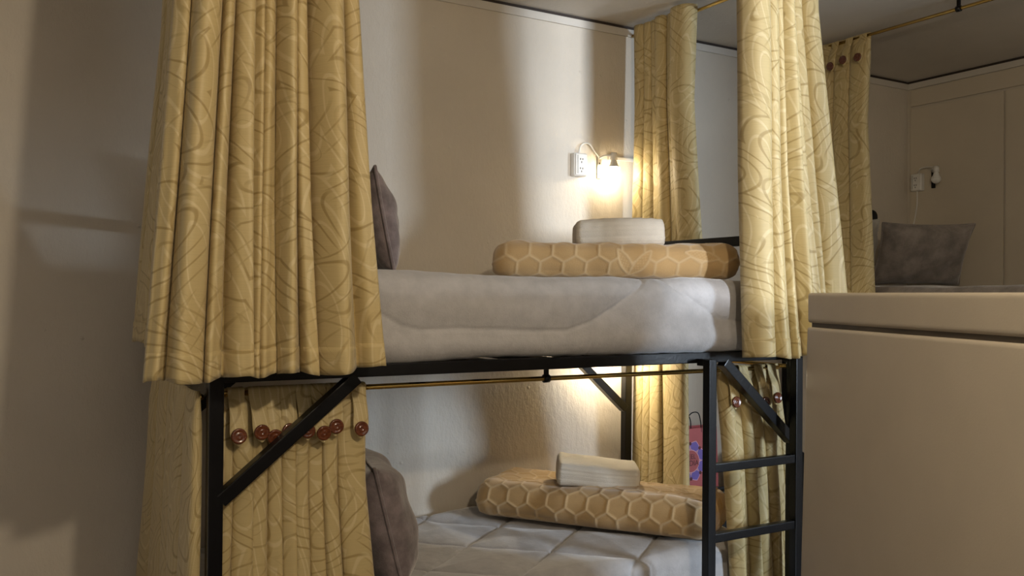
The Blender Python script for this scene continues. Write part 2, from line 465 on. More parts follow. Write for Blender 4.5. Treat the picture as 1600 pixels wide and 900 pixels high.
# ------------------------------------------------------------------ bunk bed frame
def bunk_frame(name, label, xl, xr, yf, yr, along='x', ladder=True, detail=True):
    T = thing(name, label, 'bunk bed', ((xl+xr)/2, (yf+yr)/2, 0))
    K = 'black_steel'; h = .0175
    for x in (xl, xr):
        for y in (yf, yr):
            if ladder and x == xl and y == yr: x = xl+.07      # the rear head post stands a little inwards
            box('post', x-h, x+h, y-h, y+h, 0, 1.63 if ladder else 1.225, K, T, .004)
    zr = 1.2015
    for z, nm in ((zr, 'upper'), (0.33, 'lower')):
        if z < 1 and not detail: continue
        for y in (yf, yr): box('side_rail', xl+h, xr-h, y-h+.001, y+h-.001, z-.0165, z+.0165, K, T, .003)
        for x in (xl, xr): box('end_rail', x-h+.001, x+h-.001, yf+h, yr-h, z-.0165, z+.0165, K, T, .003)
        n = 9
        if along == 'x':
            for k in range(n):
                x = xl+.12+(xr-xl-.24)*k/(n-1)
                box('slat', x-.03, x+.03, yf+h, yr-h, z-.008, z+.010, K, T)
    if ladder:
      for x in (xl, xr): box('guard_rail', x-h+.001, x+h-.001, yf+h, yr-h, 1.588, 1.625, K, T, .003)
    if detail:
        for y in (yf, yr):
            bar('brace', (xl+.012, y, .905), (xl+.35, y, 1.185), .033, .036, K, T, (0, 1, 0))
            bar('brace', (xr-.012, y, .905), (xr-.33, y, 1.185), .033, .036, K, T, (0, 1, 0))
    if ladder:
        yl = yf-.065
        for x in (1.963, 2.352):
            box('ladder_post', x-.0155, x+.0155, yl-.0155, yl+.0155, 0, 1.2, K, T, .003)
            box('ladder_hook', x-.012, x+.012, yl+.0155, yf-h, 1.178, 1.2, K, T, .002)
        for z in (.87, .6485, .427, .205):
            box('rung', 1.963+.0155, 2.352-.0155, yl-.0125, yl+.0125, z-.028, z, K, T, .003)
    return T
bunk_frame('bunk_bed', 'black steel bunk bed frame with ladder and corner braces', XL, XR, YF, YR)
B2X0, B2X1, B2Y0, B2Y1 = 3.42, 4.36, 1.22, 3.14
bunk_frame('bunk_bed', 'black steel bunk bed frame against the panelled wall at right', B2X0, B2X1, B2Y0, B2Y1, 'y', False, False)

# ------------------------------------------------------------------ mattresses and comforters
def mattress(name, label, x0, x1, y0, y1, z0, z1):
    P, A, B = sweep_box(x1-x0, y1-y0, z1-z0, .04, .03, .03)
    o = grid_mesh(name, P, 'mattress_ticking', True, caps=True, flip=True)
    o.location = ((x0+x1)/2, (y0+y1)/2, z0); return tag(o, label, 'mattress')
mattress('mattress', 'mattress under the smooth grey comforter of the upper bunk', XL+.05, XR-.05, YF+.03, YR-.03, 1.22, 1.40)
mattress('mattress', 'mattress under the quilted comforter of the lower bunk', XL+.06, XR-.06, YF+.15, YR-.03, .348, .50)
mattress('mattress', 'mattress under the dark bedding of the far right bunk', B2X0+.05, B2X1-.05, B2Y0+.05, B2Y1-.05, 1.22, 1.41)

WAVE1 = np.array([[0.5, 1.36], [0.863, 1.348], [0.917, 1.318], [0.972, 1.305], [1.105, 1.307], [1.267, 1.3], [1.44, 1.296], [1.531, 1.323], [1.625, 1.374], [1.723, 1.434], [1.78, 1.47]])
WAVE2 = np.array([[1.80, 1.47], [1.85, 1.425], [1.957, 1.365], [2.04, 1.327], [2.168, 1.318], [2.45, 1.33]])
def groove(d, w, depth):
    return -depth*np.exp(-(d/w)**2)
def polydist(X, Z, pl):
    best = np.full(X.shape, 9.0)
    for a, b_ in zip(pl[:-1], pl[1:]):
        ab = b_-a; t = np.clip(((X-a[0])*ab[0]+(Z-a[1])*ab[1])/(ab@ab), 0, 1)
        best = np.minimum(best, np.hypot(X-a[0]-t*ab[0], Z-a[1]-t*ab[1]))
    return best
def comforter(name, label, x0, x1, y0, y1, z0, z1, rp, mode, mat, step=.006):
    P, A, B = sweep_box(x1-x0, y1-y0, z1-z0, rp, .05, step)
    n = -grid_normals(P)
    cx, cy = (x0+x1)/2, (y0+y1)/2
    WX = P[..., 0]+cx; WY = P[..., 1]+cy; WZ = P[..., 2]+z0
    d = lumps(P, .010, (7, 15), 3 if mode == 'wave' else 5) + lumps(P, .0025, (40, 70), 8)
    if mode == 'wave':
        front = np.clip(1-(WY-y0)/.16, 0, 1)
        g = np.minimum(polydist(WX, WZ, WAVE1), polydist(WX, WZ, WAVE2))
        d += front*(groove(g, .0035, .007) + .006*np.clip(g/.06, 0, 1)-.005*np.exp(-(g/.03)**2))
        d += -.004*np.exp(-((WX-1.53)/.006)**2)*front*(WZ < 1.34)
    if mode == 'diamond':
        c1 = (.62*WX-.785*WY+1.261)/.29; c2 = (.683*WX+.73*WY-2.964)/.29
        f1 = np.abs(c1-np.round(c1))*.29; f2 = np.abs(c2-np.round(c2))*.29
        g = np.minimum(f1, f2)
        d += .020*np.clip(g/.14, 0, 1)**.55 - .014 + groove(g, .0045, .006)
        d += .035*np.clip((WY-(y1-.10))/.10, 0, 1)**2*np.clip((WX-x0)/.5, 0, 1)
    if mode == 'plain':
        d += lumps(P, .012, (9, 22), 4)
    P = P + n*d[..., None]
    o = grid_mesh(name, P, mat, True, caps=True, flip=True)
    o.location = (cx, cy, z0); return tag(o, label, 'comforter')
comforter('comforter', 'smooth grey plush comforter with one wavy stitch line over upper mattress', XL+.02, XR+.008, 2.150, YW-.035, 1.222, 1.452, .055, 'wave', 'grey_plush')
comforter('comforter', 'grey comforter quilted in large diamonds on the lower bunk', XL+.03, XR-.02, 2.292, YW-.03, .352, .545, .05, 'diamond', 'grey_plush')
comforter('comforter', 'dark brownish grey bedding on the far right bunk', B2X0-.005, B2X1+.01, B2Y0+.03, B2Y1-.03, 1.222, 1.452, .05, 'plain', 'brown_grey_plush', .02)

# ------------------------------------------------------------------ pillows
def pillow(name, label, loc, w, h, t, rot, mat, seam_mat=None, seed=1):
    """plane of the pillow: local y (width) and z (height), thickness along local x"""
    n = 49
    u = np.linspace(-1, 1, n); U, V = np.meshgrid(u, u, indexing='ij')
    su = np.sign(U)*np.abs(U)**.9; sv = np.sign(V)*np.abs(V)**.9
    prof = np.clip((1-np.abs(U)**2.6), 0, 1)**.55*np.clip((1-np.abs(V)**2.6), 0, 1)**.55
    pinch_u = 1-.07*(1-V**2)*np.abs(U)**2; pinch_v = 1-.07*(1-U**2)*np.abs(V)**2
    Y = su*w/2*pinch_u; Z = sv*h/2*pinch_v
    T = thing(name, label, 'pillow', loc)
    T.rotation_euler = rot
    P = []
    r = np.random.RandomState(seed)
    wr = .010*np.sin(7*U+3*V+seed)*np.cos(5*V-2*U)+.005*np.sin(9*U*V+seed)
    for s in (1, -1):
        X = s*(t/2*prof + wr*prof)
        P.append(np.stack([X, Y, Z+h/2], -1))
    # one closed surface: front grid and back grid joined at the rim
    V3 = np.concatenate([P[0].reshape(-1, 3), P[1].reshape(-1, 3)])
    F = []
    for k in range(2):
        o_ = k*n*n
        for i in range(n-1):
            for j in range(n-1):
                q = (o_+i*n+j, o_+(i+1)*n+j, o_+(i+1)*n+j+1, o_+i*n+j+1)
                F.append(q if k == 0 else q[::-1])
    bm = bmesh.new()
    vs_ = [bm.verts.new(v) for v in V3]
    for f in F: bm.faces.new([vs_[i] for i in f])
    bmesh.ops.remove_doubles(bm, verts=bm.verts, dist=1e-5)
    bmesh.ops.recalc_face_normals(bm, faces=bm.faces)
    bm_obj('cover', bm, mat, T, True)
    rim = [(0, Y[i, 0], Z[i, 0]+h/2) for i in range(n)] + [(0, Y[-1, j], Z[-1, j]+h/2) for j in range(1, n)] + \
          [(0, Y[i, -1], Z[i, -1]+h/2) for i in range(n-2, -1, -1)] + [(0, Y[0, j], Z[0, j]+h/2) for j in range(n-2, 0, -1)]
    o = tube('piping', rim, .0055, seam_mat or mat, None, 8, True); o.parent = T
    return T
RA = math.radians
pillow('pillow', 'grey mauve plush pillow standing on the upper bunk beside the long curtain', (1.045, 2.58, 1.462), .44, .305, .115, (0, RA(-11), RA(-14)), 'mauve_plush', None, 2)
pillow('pillow', 'grey mauve plush pillow standing at the head of the lower bunk', (1.075, 2.56, .552), .46, .365, .19, (0, RA(-14), RA(-14)), 'mauve_plush', None, 5)
pillow('pillow', 'dark grey plush pillow leaning in the corner of the far right bunk', (4.02, 2.86, 1.468), .46, .33, .15, (0, RA(-26), RA(62)), 'brown_grey_plush', None, 3)
pillow('pillow', 'pale pillow half hidden beside the far right curtain', (3.74, 3.03, 1.468), .30, .33, .10, (0, RA(-8), RA(82)), 'pale_pillow', None, 4)

# ------------------------------------------------------------------ embossed blankets and towels
def hexedge(a, b_, p):
    a = a/p; b_ = b_/p; r3 = math.sqrt(3)
    def cell(x, y):
        return np.mod(x, 1)-.5, np.mod(y, r3)-r3/2
    ax, ay = cell(a, b_); bx, by = cell(a-.5, b_-r3/2)
    use = ax*ax+ay*ay < bx*bx+by*by
    gx = np.where(use, ax, bx); gy = np.where(use, ay, by)
    hd = np.maximum(np.abs(gx), np.abs(gx*.5)+np.abs(gy)*r3/2)
    return (.5-hd)*p
def blanket(name, label, loc, Lx, W, H, rotz, seed, petals):
    P, A, B = sweep_box(Lx, W, H, H*.46, .06, .0035)
    n = -grid_normals(P)
    e = hexedge(A+.01*np.sin(9*B), B, .078)
    ridge = np.exp(-(e/.0045)**2)
    for (pa, pb, ang, ln) in petals:
        ca, sa = math.cos(ang), math.sin(ang)
        x = (A-pa)*ca+(B-pb)*sa; y = -(A-pa)*sa+(B-pb)*ca
        wd = ln*.30*np.clip(1-(x/ln)**2, 0, 1)
        inside = (np.abs(y) < wd) & (np.abs(x) < ln)
        edge = np.exp(-((np.abs(y)-wd)/.004)**2)*(np.abs(x) < ln*1.02)
        dots = (np.cos(x*2*math.pi/.013)*np.cos(y*2*math.pi/.013)).clip(0, 1)**1.5
        ridge = np.where(inside, dots*.8, ridge); ridge = np.maximum(ridge, edge)
    d = lumps(P, .024, (7, 14, 26), seed) + lumps(P, .006, (45,), seed+3)
    topmask = np.clip(P[..., 2]/.02, 0, 1)
    d = (d + ridge*.0032 - .001)*topmask
    P = P+n*d[..., None]
    T = thing(name, label, 'blanket', loc); T.rotation_euler = (0, 0, rotz)
    o = grid_mesh('cover', P, 'tan_embossed', True, attr=ridge, caps=True, flip=True); o.parent = T
    # stitched edge of the fold at one end
    i = P.shape[0]-20
    pts = [tuple(P[i, j]*np.array([1, 1.004, 1.004])) for j in range(P.shape[1]//16, P.shape[1]//2, 6)]
    o = tube('stitched_edge', pts, .0028, 'orange_thread', None, 6); o.parent = T
    return T
W1, H1 = .36, .118
per = 2*(W1+H1)
# local -y side of the roll faces the camera: arc position ~ 0.72 of the way round
fb = per*.76
blanket('blanket', 'tan embossed blanket folded on the upper bunk under a white towel', (1.912, 2.565, 1.458), .84, W1, H1, RA(-29), 11,
        [(.02, fb-.07, 1.1, .06), (.02+.05, fb-.07, -.9, .06), (.28, fb-.10, .2, .06)])
ang = math.atan2(-.69, .50)
cxy = (1.60+.25+.16*.81, 2.98-.345+.16*.587)
blanket('blanket', 'tan embossed blanket lying askew on the lower bunk under a white towel', (cxy[0], cxy[1], .556), .90, .34, .138, ang, 23,
        [(-.08, .80, 1.57, .065), (-.15, .73, .25, .065), (.0, .73, -.25, .065), (.36, .70, .15, .06), (.30, .40, .8, .05)])
def towel(name, label, loc, Lx, W, H, rot, seed):
    P, A, B = sweep_box(Lx, W, H, H*.30, .018, .004)
    n = -grid_normals(P)
    side = np.abs(n[..., 1])
    d = side*(.0013*np.sin(P[..., 2]*2*math.pi/.0085)) + lumps(P, .006, (18, 35), seed) + lumps(P, .0012, (160, 260), seed+2)
    for zf in (.36, .68): d += -side*.003*np.exp(-((P[..., 2]-H*zf)/.0025)**2)
    P = P+n*d[..., None]
    P[..., 2] += .010*np.sin((A/Lx)*2.2+seed)*(P[..., 2]/H)
    o = grid_mesh(name, P, 'terry', True, caps=True, flip=True)
    o.location = loc; o.rotation_euler = rot
    return tag(o, label, 'towel')
towel('towel', 'folded white towel on top of the upper bunk blanket', (1.915, 2.54, 1.568), .31, .20, .092, (0, RA(-1), RA(-29)), 1)
towel('towel', 'folded white towel on top of the lower bunk blanket', (1.985, 2.755, .688), .305, .21, .092, (RA(2), RA(3), RA(-33)), 4)

# ------------------------------------------------------------------ curtains
def curtain_panel(axis, c, out, prof, ztop, zbot, widths, amp_t, amp_b, seed, fab=1.7, hemdrop=None, gather=0.0, nz=90, sub=13, cbulge=0.0):
    """axis 'x' or 'y': direction the curtain runs; c the fixed coordinate; out: sign of the side the lobes bulge to
       prof: [(z, s0, s1)] edges by height; widths: relative width of every fold"""
    r = np.random.RandomState(seed)
    w = np.array(widths, float); w /= w.sum(); edges = np.concatenate([[0], np.cumsum(w)])
    nf = len(w); t = []
    lobe = []; loc = []
    for i in range(nf):
        k = np.linspace(0, 1, sub, endpoint=(i == nf-1))
        kk = .5-.5*np.cos(np.pi*k)*np.abs(np.cos(np.pi*k))**.0 if False else k
        t.append(edges[i]+(edges[i+1]-edges[i])*kk); lobe += [i]*len(k); loc.append(kk)
    t = np.concatenate(t); lobe = np.array(lobe); loc = np.concatenate(loc)
    zs = np.linspace(ztop, zbot, nz)
    pz = np.array([p[0] for p in prof])[::-1]; p0 = np.array([p[1] for p in prof])[::-1]; p1 = np.array([p[2] for p in prof])[::-1]
    o_ = np.argsort(pz); pz, p0, p1 = pz[o_], p0[o_], p1[o_]
    ph = r.uniform(0, 6.28, nf); hh = r.uniform(.55, 1.3, nf)*np.sqrt(w*nf); lean = r.uniform(-.25, .25, nf)
    S = np.zeros((nz, len(t))); D = np.zeros_like(S); Zm = np.zeros_like(S)
    for a, z in enumerate(zs):
        v = (ztop-z)/(ztop-zbot)
        s0 = np.interp(z, pz, p0); s1 = np.interp(z, pz, p1)
        amp = amp_t+(amp_b-amp_t)*v**.8
        e = .62+.35*v
        lob = np.sin(np.pi*loc)**e
        sw = .25/nf*np.sin(2.1*v+ph[lobe])*np.sin(np.pi*loc)*(.3+v)
        tt = t+sw+lean[lobe]*w[lobe]*np.sin(2*np.pi*loc)*.35
        # roll the lobe sides inwards so neighbouring folds touch
        tt = tt - w[lobe]*.17*np.sin(2*np.pi*loc)*(1-.35*v)
        S[a] = s0+(s1-s0)*tt
        D[a] = amp*(hh[lobe]*lob-.35) + .012*np.sin(3*v+5*t+ph[0])*v + amp*.25*np.sin(2*np.pi*loc*2+ph[lobe])*.35*v + cbulge*np.sin(np.pi*v)
        if gather and z > ztop-gather: D[a] *= .45+.55*(ztop-z)/gather
        Zm[a] = z
    if hemdrop is not None: Zm -= np.linspace(0, 1, nz)[:, None]**6*(hemdrop[0]+(hemdrop[1]-hemdrop[0])*t)[None]
    Zm[-8:] += (.006*np.sin(lobe*2.1+loc*3))[None]*np.linspace(0, 1, 8)[:, None]
    P = np.zeros((nz, len(t), 3))
    if axis == 'x': P[..., 0] = S; P[..., 1] = c+out*D
    else: P[..., 1] = S; P[..., 0] = c+out*D
    P[..., 2] = Zm
    wid = max(abs(q[2]-q[1]) for q in prof)*fab
    UV = np.stack([np.repeat((t*wid)[None], nz, 0)+seed*1.37, Zm], -1)
    return P, UV
def curtain(label, axis, c, out, prof, ztop, zbot, widths, amp_t, amp_b, seed, mid, tabs=None, tabz=None, rodc=None, rodz=None, **kw):
    P, UV = curtain_panel(axis, c, out, prof, ztop, zbot, widths, amp_t, amp_b, seed, **kw)
    T = thing('curtain', label, 'curtain', mid, 'pale gold leaf-patterned bunk curtains')
    P2 = P-np.array(mid)
    o = grid_mesh('panel', P2, 'brocade', False, uv=UV); o.parent = T
    so = o.modifiers.new('thick', 'SOLIDIFY'); so.thickness = .0025; so.offset = 0
    # stitched hem: a second layer folded up on the outside
    nzh = max(4, int(.075/((ztop-zbot)/(P.shape[0]-1))))
    Hm = P2[-nzh:].copy()
    if axis == 'x': Hm[..., 1] += out*.0025
    else: Hm[..., 0] += out*.0025
    h = grid_mesh('hem', Hm, 'brocade', False, uv=UV[-nzh:]+np.array([.0, .0])); h.parent = T
    so = h.modifiers.new('thick', 'SOLIDIFY'); so.thickness = .002; so.offset = 0
    if tabs:
        for k, s in enumerate(tabs):
            make_tab(T, mid, axis, s, rodc, rodz, out, tabz, k)
    return T
BTN = None
def make_tab(T, mid, axis, s, rodc, rodz, out, tabz, k):
    """fabric tab looped over the rod and buttoned in front, with a pointed end"""
    jz = .008*math.sin(k*2.3); tw = .021
    zb = tabz+jz; rr = .0125; front = .042
    path = [(-.012, rodz-.07), (-rr, rodz-.01)]
    for i in range(7):
        an = math.pi-math.pi*i/6; path.append((rr*math.cos(an), rodz+.001+rr*math.sin(an)))
    path += [(rr+.010, rodz-.03), (front-.006, (rodz+zb)/2), (front, zb+.015), (front+.001, zb-.008), (front, zb-.026)]
    V = []; F = []
    tilt = .15*math.sin(k*1.7)
    nrow = len(path)
    for i, (d, z) in enumerate(path):
        wd = tw*(1.0 if i < nrow-3 else (1.05, .95, .08)[i-(nrow-3)])
        if 8 < i < nrow-3: wd = tw*.92
        for q in (-1, -.4, .4, 1):
            ss = s+q*wd+tilt*(rodz-z)*(1 if i > 8 else 0)*.4
            dd = rodc+out*(d-.004*abs(q)**2*(1 if i > 7 else 0))
            p = (ss, dd, z) if axis == 'x' else (dd, ss, z)
            V.append(Vector(p)-Vector(mid))
    for i in range(nrow-1):
        for j in range(3): F.append((i*4+j, i*4+j+1, (i+1)*4+j+1, (i+1)*4+j))
    me = mesh_obj('tab', V, F, 'brocade', T, True)
    uvl = me.data.uv_layers.new(name='UVMap')
    for lp in me.data.loops:
        v = V[lp.vertex_index]; uvl.data[lp.index].uv = ((v.x if axis == 'x' else v.y)*1.5+k*.37, v.z)
    so = me.modifiers.new('thick', 'SOLIDIFY'); so.thickness = .003
    so = me.modifiers.new('sub', 'SUBSURF'); so.levels = 1; so.render_levels = 2
    bs = s+tilt*(rodz-zb)*.4
    prof_b = [(.001, -.002), (.0185, -.002), (.0195, .001), (.0185, .0045), (.016, .0055), (.0125, .0040), (.008, .0034), (.0065, .0046), (.0045, .0046), (.003, .0030), (.001, .0030)]
    dd = rodc+out*(front+.003)
    org = (bs, dd, zb) if axis == 'x' else (dd, bs, zb)
    ax = (0, out, 0) if axis == 'x' else (out, 0, 0)
    jit = Vector((.10*math.sin(k*3.1), .10*math.sin(k*3.1), .12*math.cos(k*1.9)))
    ax = (Vector(ax)+ (Vector((jit.x, 0, jit.z)) if axis == 'x' else Vector((0, jit.y, jit.z)))).normalized()
    bt = lathe('button', prof_b, 'wood_button', None, 24, ax, Vector(org)-Vector(mid))
    bt.parent = me
    bt['label'] = 'glossy reddish brown round button'

ZR = 2.566
# long curtain in front of the upper bunk, left
curtain('large pale gold curtain hanging in front of the upper bunk head, nearest and widest', 'x', 2.062, -1,
        [(2.56, .375, .70), (2.10, .342, .765), (1.6, .312, .80), (1.2, .286, .838)], 2.56, 1.212,
        [.8, 1.5, .6, 1.0, .5, .7, .9, .6, 1.9, 1.2], .085, .066, 22, (.55, 2.06, 1.2), hemdrop=(.012, -.008), gather=.12, nz=110, sub=15)
curtain('shaded gold curtain closing the head end of the upper bunk', 'y', .385, -1,
        [(2.56, 2.22, 2.40), (2.08, 2.20, 2.50), (1.25, 2.20, 3.03)], 2.56, 1.252, [1, .8, 1.2, .9, 1.3], .022, .026, 5, (.385, 2.5, 1.25))
curtain('gold curtain bunched at the right end of the upper bunk front', 'x', 2.062, -1,
        [(2.56, 2.03, 2.36), (2.35, 2.03, 2.365), (1.8, 2.04, 2.44), (1.2, 2.075, 2.53)], 2.56, 1.205,
        [1.25, 1.15, .6, .55, .5, .6, 1.1], .055, .055, 33, (2.27, 2.06, 1.2), gather=.12, nz=110, sub=15)
curtain('gold curtain against the back wall at the foot of the upper bunk', 'y', 2.452, -1,
        [(2.58, 2.745, 3.13), (2.2, 2.755, 3.12), (1.6, 2.70, 3.12), (1.2, 2.69, 3.12)], 2.588, 1.22, [1.9, .8, .7, .8, .7, .9], .036, .028, 12, (2.45, 2.93, 1.2))
# lower bunk
RODY, RODZ = 2.252, 1.150
curtain('buttoned gold curtain behind the left brace of the lower bunk', 'x', 2.262, -1,
        [(1.16, .475, .862), (.9, .48, .865), (.05, .45, .95)], 1.163, .06, [.8, 1, .8, .7, .7, .7, .75, .8, 1.5], .036, .040, 41, (.67, 2.23, .06),
        tabs=[.522, .572, .612, .652, .690, .730, .772, .840], tabz=1.050, rodc=RODY, rodz=RODZ, gather=.1)
curtain('shaded gold curtain flaring out over the head end of the lower bunk', 'y', .425, -1,
        [(1.16, 2.205, 2.86), (.9, 2.205, 2.93), (.45, 2.21, 3.12), (.05, 2.21, 3.15)], 1.165, .06, [1, 1.2, .9, 1.2, 1], .024, .034, 6, (.405, 2.7, .06), gather=.08)
curtain('buttoned gold curtain seen between the ladder rungs', 'x', 2.262, -1,
        [(1.16, 2.13, 2.42), (.9, 2.16, 2.47), (.45, 2.20, 2.53), (.05, 2.22, 2.57)], 1.163, .06, [1, .8, .7, 1.1, .9, .9, .7], .036, .040, 43, (2.27, 2.23, .06),
        tabs=[2.165, 2.23, 2.302, 2.365], tabz=1.045, rodc=RODY, rodz=RODZ, gather=.1)
curtain('gold curtain glowing in warm light at the foot of the lower bunk', 'y', 2.458, -1,
        [(1.17, 2.79, 3.13), (.6, 2.785, 3.13), (.05, 2.76, 3.13)], 1.172, .06, [2.2, 1.1, .9, .9], .026, .030, 14, (2.455, 2.95, .06), gather=.05)
# far right bunk
curtain('buttoned gold curtain at the far right bunk', 'y', 3.368, -1,
        [(2.58, 2.62, 3.10), (2.2, 2.64, 3.08), (1.4, 2.59, 3.09)], 2.583, 1.20, [1.0, .9, 1.0, .8, .9], .026, .034, 52, (3.365, 2.85, 1.2),
        tabs=[2.648, 2.722, 2.80], tabz=2.47, rodc=X2, rodz=ZR+.005, gather=.1)

# ------------------------------------------------------------------ curtain rods
def rod(label, p, q, hangers, parentless=True):
    T = thing('curtain_rod', label, 'curtain rod', tuple((Vector(p)+Vector(q))/2))
    tube('rod', [p, q], .0072, 'brass', T, 14)
    for (h, ztop) in hangers:
        bx, by, bz = h
        horiz_x = abs(q[0]-p[0]) > abs(q[1]-p[1])
        d = Vector((1, 0, 0)) if horiz_x else Vector((0, 1, 0))
        box('hanger', bx-.006, bx+.006, by-.006, by+.006, bz+.009, ztop, 'black_steel', T, .002)
        lathe('collar', [(.0075, -.009), (.0125, -.009), (.0125, .009), (.0075, .009)], 'black_steel', T, 16, d, h)
    return T
rod('brass curtain rod under the ceiling along the upper bunk front', (.30, 2.075, ZR), (2.48, 2.075, ZR), [((1.40, 2.075, ZR), ZC)])
rod('brass curtain rod under the ceiling across the upper bunk foot', (2.474, 2.12, ZR), (2.474, 3.185, ZR), [((2.474, 2.25, ZR), ZC)])
rod('brass curtain rod under the ceiling across the upper bunk head', (.385, 2.12, ZR), (.385, 3.185, ZR), [((.385, 2.7, ZR), ZC)])
rod('thin brass rod hanging below the upper bunk rail', (XL+.0, RODY, RODZ), (XR-.0, RODY, RODZ), [((1.435, RODY, RODZ), 1.19)])
rod('short brass rod behind the ladder at the lower bunk foot', (2.482, 2.25, RODZ), (2.482, 3.185, RODZ), [])
rod('short brass rod at the lower bunk head', (.432, 2.205, RODZ), (.432, 2.80, RODZ), [])
rod('brass curtain rod under the ceiling of the far right bunk', (X2, .9, ZR+.005), (X2, 3.185, ZR+.005), [((X2, 2.197, ZR+.005), ZC), ((X2, 1.2, ZR+.005), ZC)])

# ------------------------------------------------------------------ wall lamps and sockets
def wall_socket(label, X, Y, Z, facing, s=1.0):
    """facing: 'y' on the back wall (faces -y) or 'x' on the right wall (faces -x)"""
    T = thing('wall_socket', label, 'socket', (X, Y, Z))
    def B(nm, a0, a1, d0, d1, z0, z1, mat, bev, par=T):
        if facing == 'y': o = bm_obj(nm, box_bm(a0, a1, -d1, -d0, z0, z1, bev, 3), mat, par)
        else: o = bm_obj(nm, box_bm(-d1, -d0, -a1, -a0, z0, z1, bev, 3), mat, par)
        return o
    B('back_box', -.034*s, .034*s, .0005, .034, -.050*s, .050*s, 'white_plastic', .010)
    pl = B('face_plate', -.029*s, .029*s, .034, .039, -.045*s, .045*s, 'white_plastic', .002)
    for zz in (.019, -.021):
        for (a, z) in ((-.006, .004), (.006, .004), (0, -.009)):
            B('socket_hole', (a-.002)*s, (a+.002)*s, .0385, .0396, zz*s+z*s-.004*s, zz*s+z*s+.004*s, 'dark_hole', 0, pl)
    for a in (-.022, -.017): B('groove', (a-.0006)*s, (a+.0006)*s, .0385, .0394, -.04*s, .04*s, 'dark_hole', 0, pl)
    return T
def wall_lamp(label, X, Y, Z, facing, glow, cable, plate_mat='steel_plate', bulb_off=(.045, .075)):
    T = thing('wall_lamp', label, 'lamp', (X, Y, Z))
    def W(a, d, z): return Vector((a, -d, z)) if facing == 'y' else Vector((-d, -a, z))
    def B(nm, a0, a1, d0, d1, z0, z1, mat, bev, par=T):
        p = W(a0, d0, z0); q = W(a1, d1, z1)
        return bm_obj(nm, box_bm(min(p.x, q.x), max(p.x, q.x), min(p.y, q.y), max(p.y, q.y), z0, z1, bev, 2), mat, par)
    pl = B('wall_plate', -.011, .011, .0005, .006, -.048, .048, plate_mat, .0015)
    for z in (.018, -.036):
        o = lathe('screw', [(.001, 0), (.0038, 0), (.0034, .002), (.001, .0026)], 'dark_hole', None, 12, W(0, 1, 0), W(0, .006, z)); o.parent = pl
    a, d = bulb_off
    o = tube('arm', smooth_path([W(0, .004, .040), W(.008, d*.5, .048), W(a*.7, d, .047)], 5), .005, 'white_plastic', None, 10); o.parent = T
    o = lathe('bulb_holder', [(.001, .008), (.013, .008), (.015, 0), (.0155, -.022), (.013, -.024), (.001, -.024)], 'white_plastic', None, 20, (0, 0, 1), W(a, d, .052)); o.parent = T
    bulb = lathe('bulb_neck', [(.011, .0), (.0125, -.004), (.017, -.018), (.0245, -.030), (.0250, -.032), (.001, -.032)], 'bulb_glass', None, 24, (0, 0, 1), W(a, d, .029)); bulb.parent = T
    dome = [(.0250, -.0322)]
    for k in range(1, 10):
        an = k/10*math.pi/2; dome.append((.0262*math.cos(an)**.9, -.034-.028*math.sin(an)))
    dome.append((.001, -.0622))
    o = lathe('bulb_dome', dome, glow, None, 24, (0, 0, 1), W(a, d, .029)); o.parent = T
    if cable:
        pts = [Vector(p)-Vector((X, Y, Z)) for p in cable]
        o = tube('cable', smooth_path(pts, 6), .0036, 'white_plastic', None, 8); o.parent = T
    return T
wall_socket('white double wall socket left of the lit bulb', 2.180, YW, 1.962, 'y')
wall_lamp('lit wall bulb on a metal plate above the upper bunk towel', 2.298, YW, 1.962, 'y', 'bulb_glow_upper',
          [(2.178, YW-.02, 2.008), (2.190, YW-.016, 2.045), (2.215, YW-.012, 2.060), (2.240, YW-.012, 2.058), (2.262, YW-.010, 2.035), (2.292, YW-.010, 2.006)], bulb_off=(.036, .062))
o = box('cable_duct', 2.345, 2.62, YW-.012, YW-.0005, 2.000, 2.016, 'white_plastic', None, .003)
o.data.transform(Matrix.Identity(4)); tag(o, 'thin white cable duct running from the lit bulb behind the curtain', 'cable duct')
wall_lamp('wall bulb lighting the lower bunk, tucked under the upper rail', 2.27, YW, 1.165, 'y', 'bulb_glow_lower', None)
wall_socket('white wall socket near the dark room corner at right', XC-.012, 3.105, 2.035, 'x', .95)
wall_lamp('unlit wall bulb with black bracket on the panelled wall at right', XC-.012, 3.02, 2.045, 'x', 'bulb_glass',
          [(XC-.03, 3.10, 2.08), (XC-.05, 3.075, 2.105), (XC-.05, 3.03, 2.11), (XC-.07, 2.97, 2.10), (XC-.075, 2.965, 2.095)], 'black_steel', bulb_off=(.055, .06))
o = tube('power_cable', smooth_path([(XC-.03, 3.107, 1.988), (XC-.02, 3.115, 1.92), (XC-.02, 3.13, 1.83), (XC-.025, 3.15, 1.74), (XC-.03, 3.155, 1.60), (XC-.04, 3.16, 1.48)], 6), .0035, 'white_plastic')
tag(o, 'thin cable dropping from the right wall socket behind the pillow', 'cable')

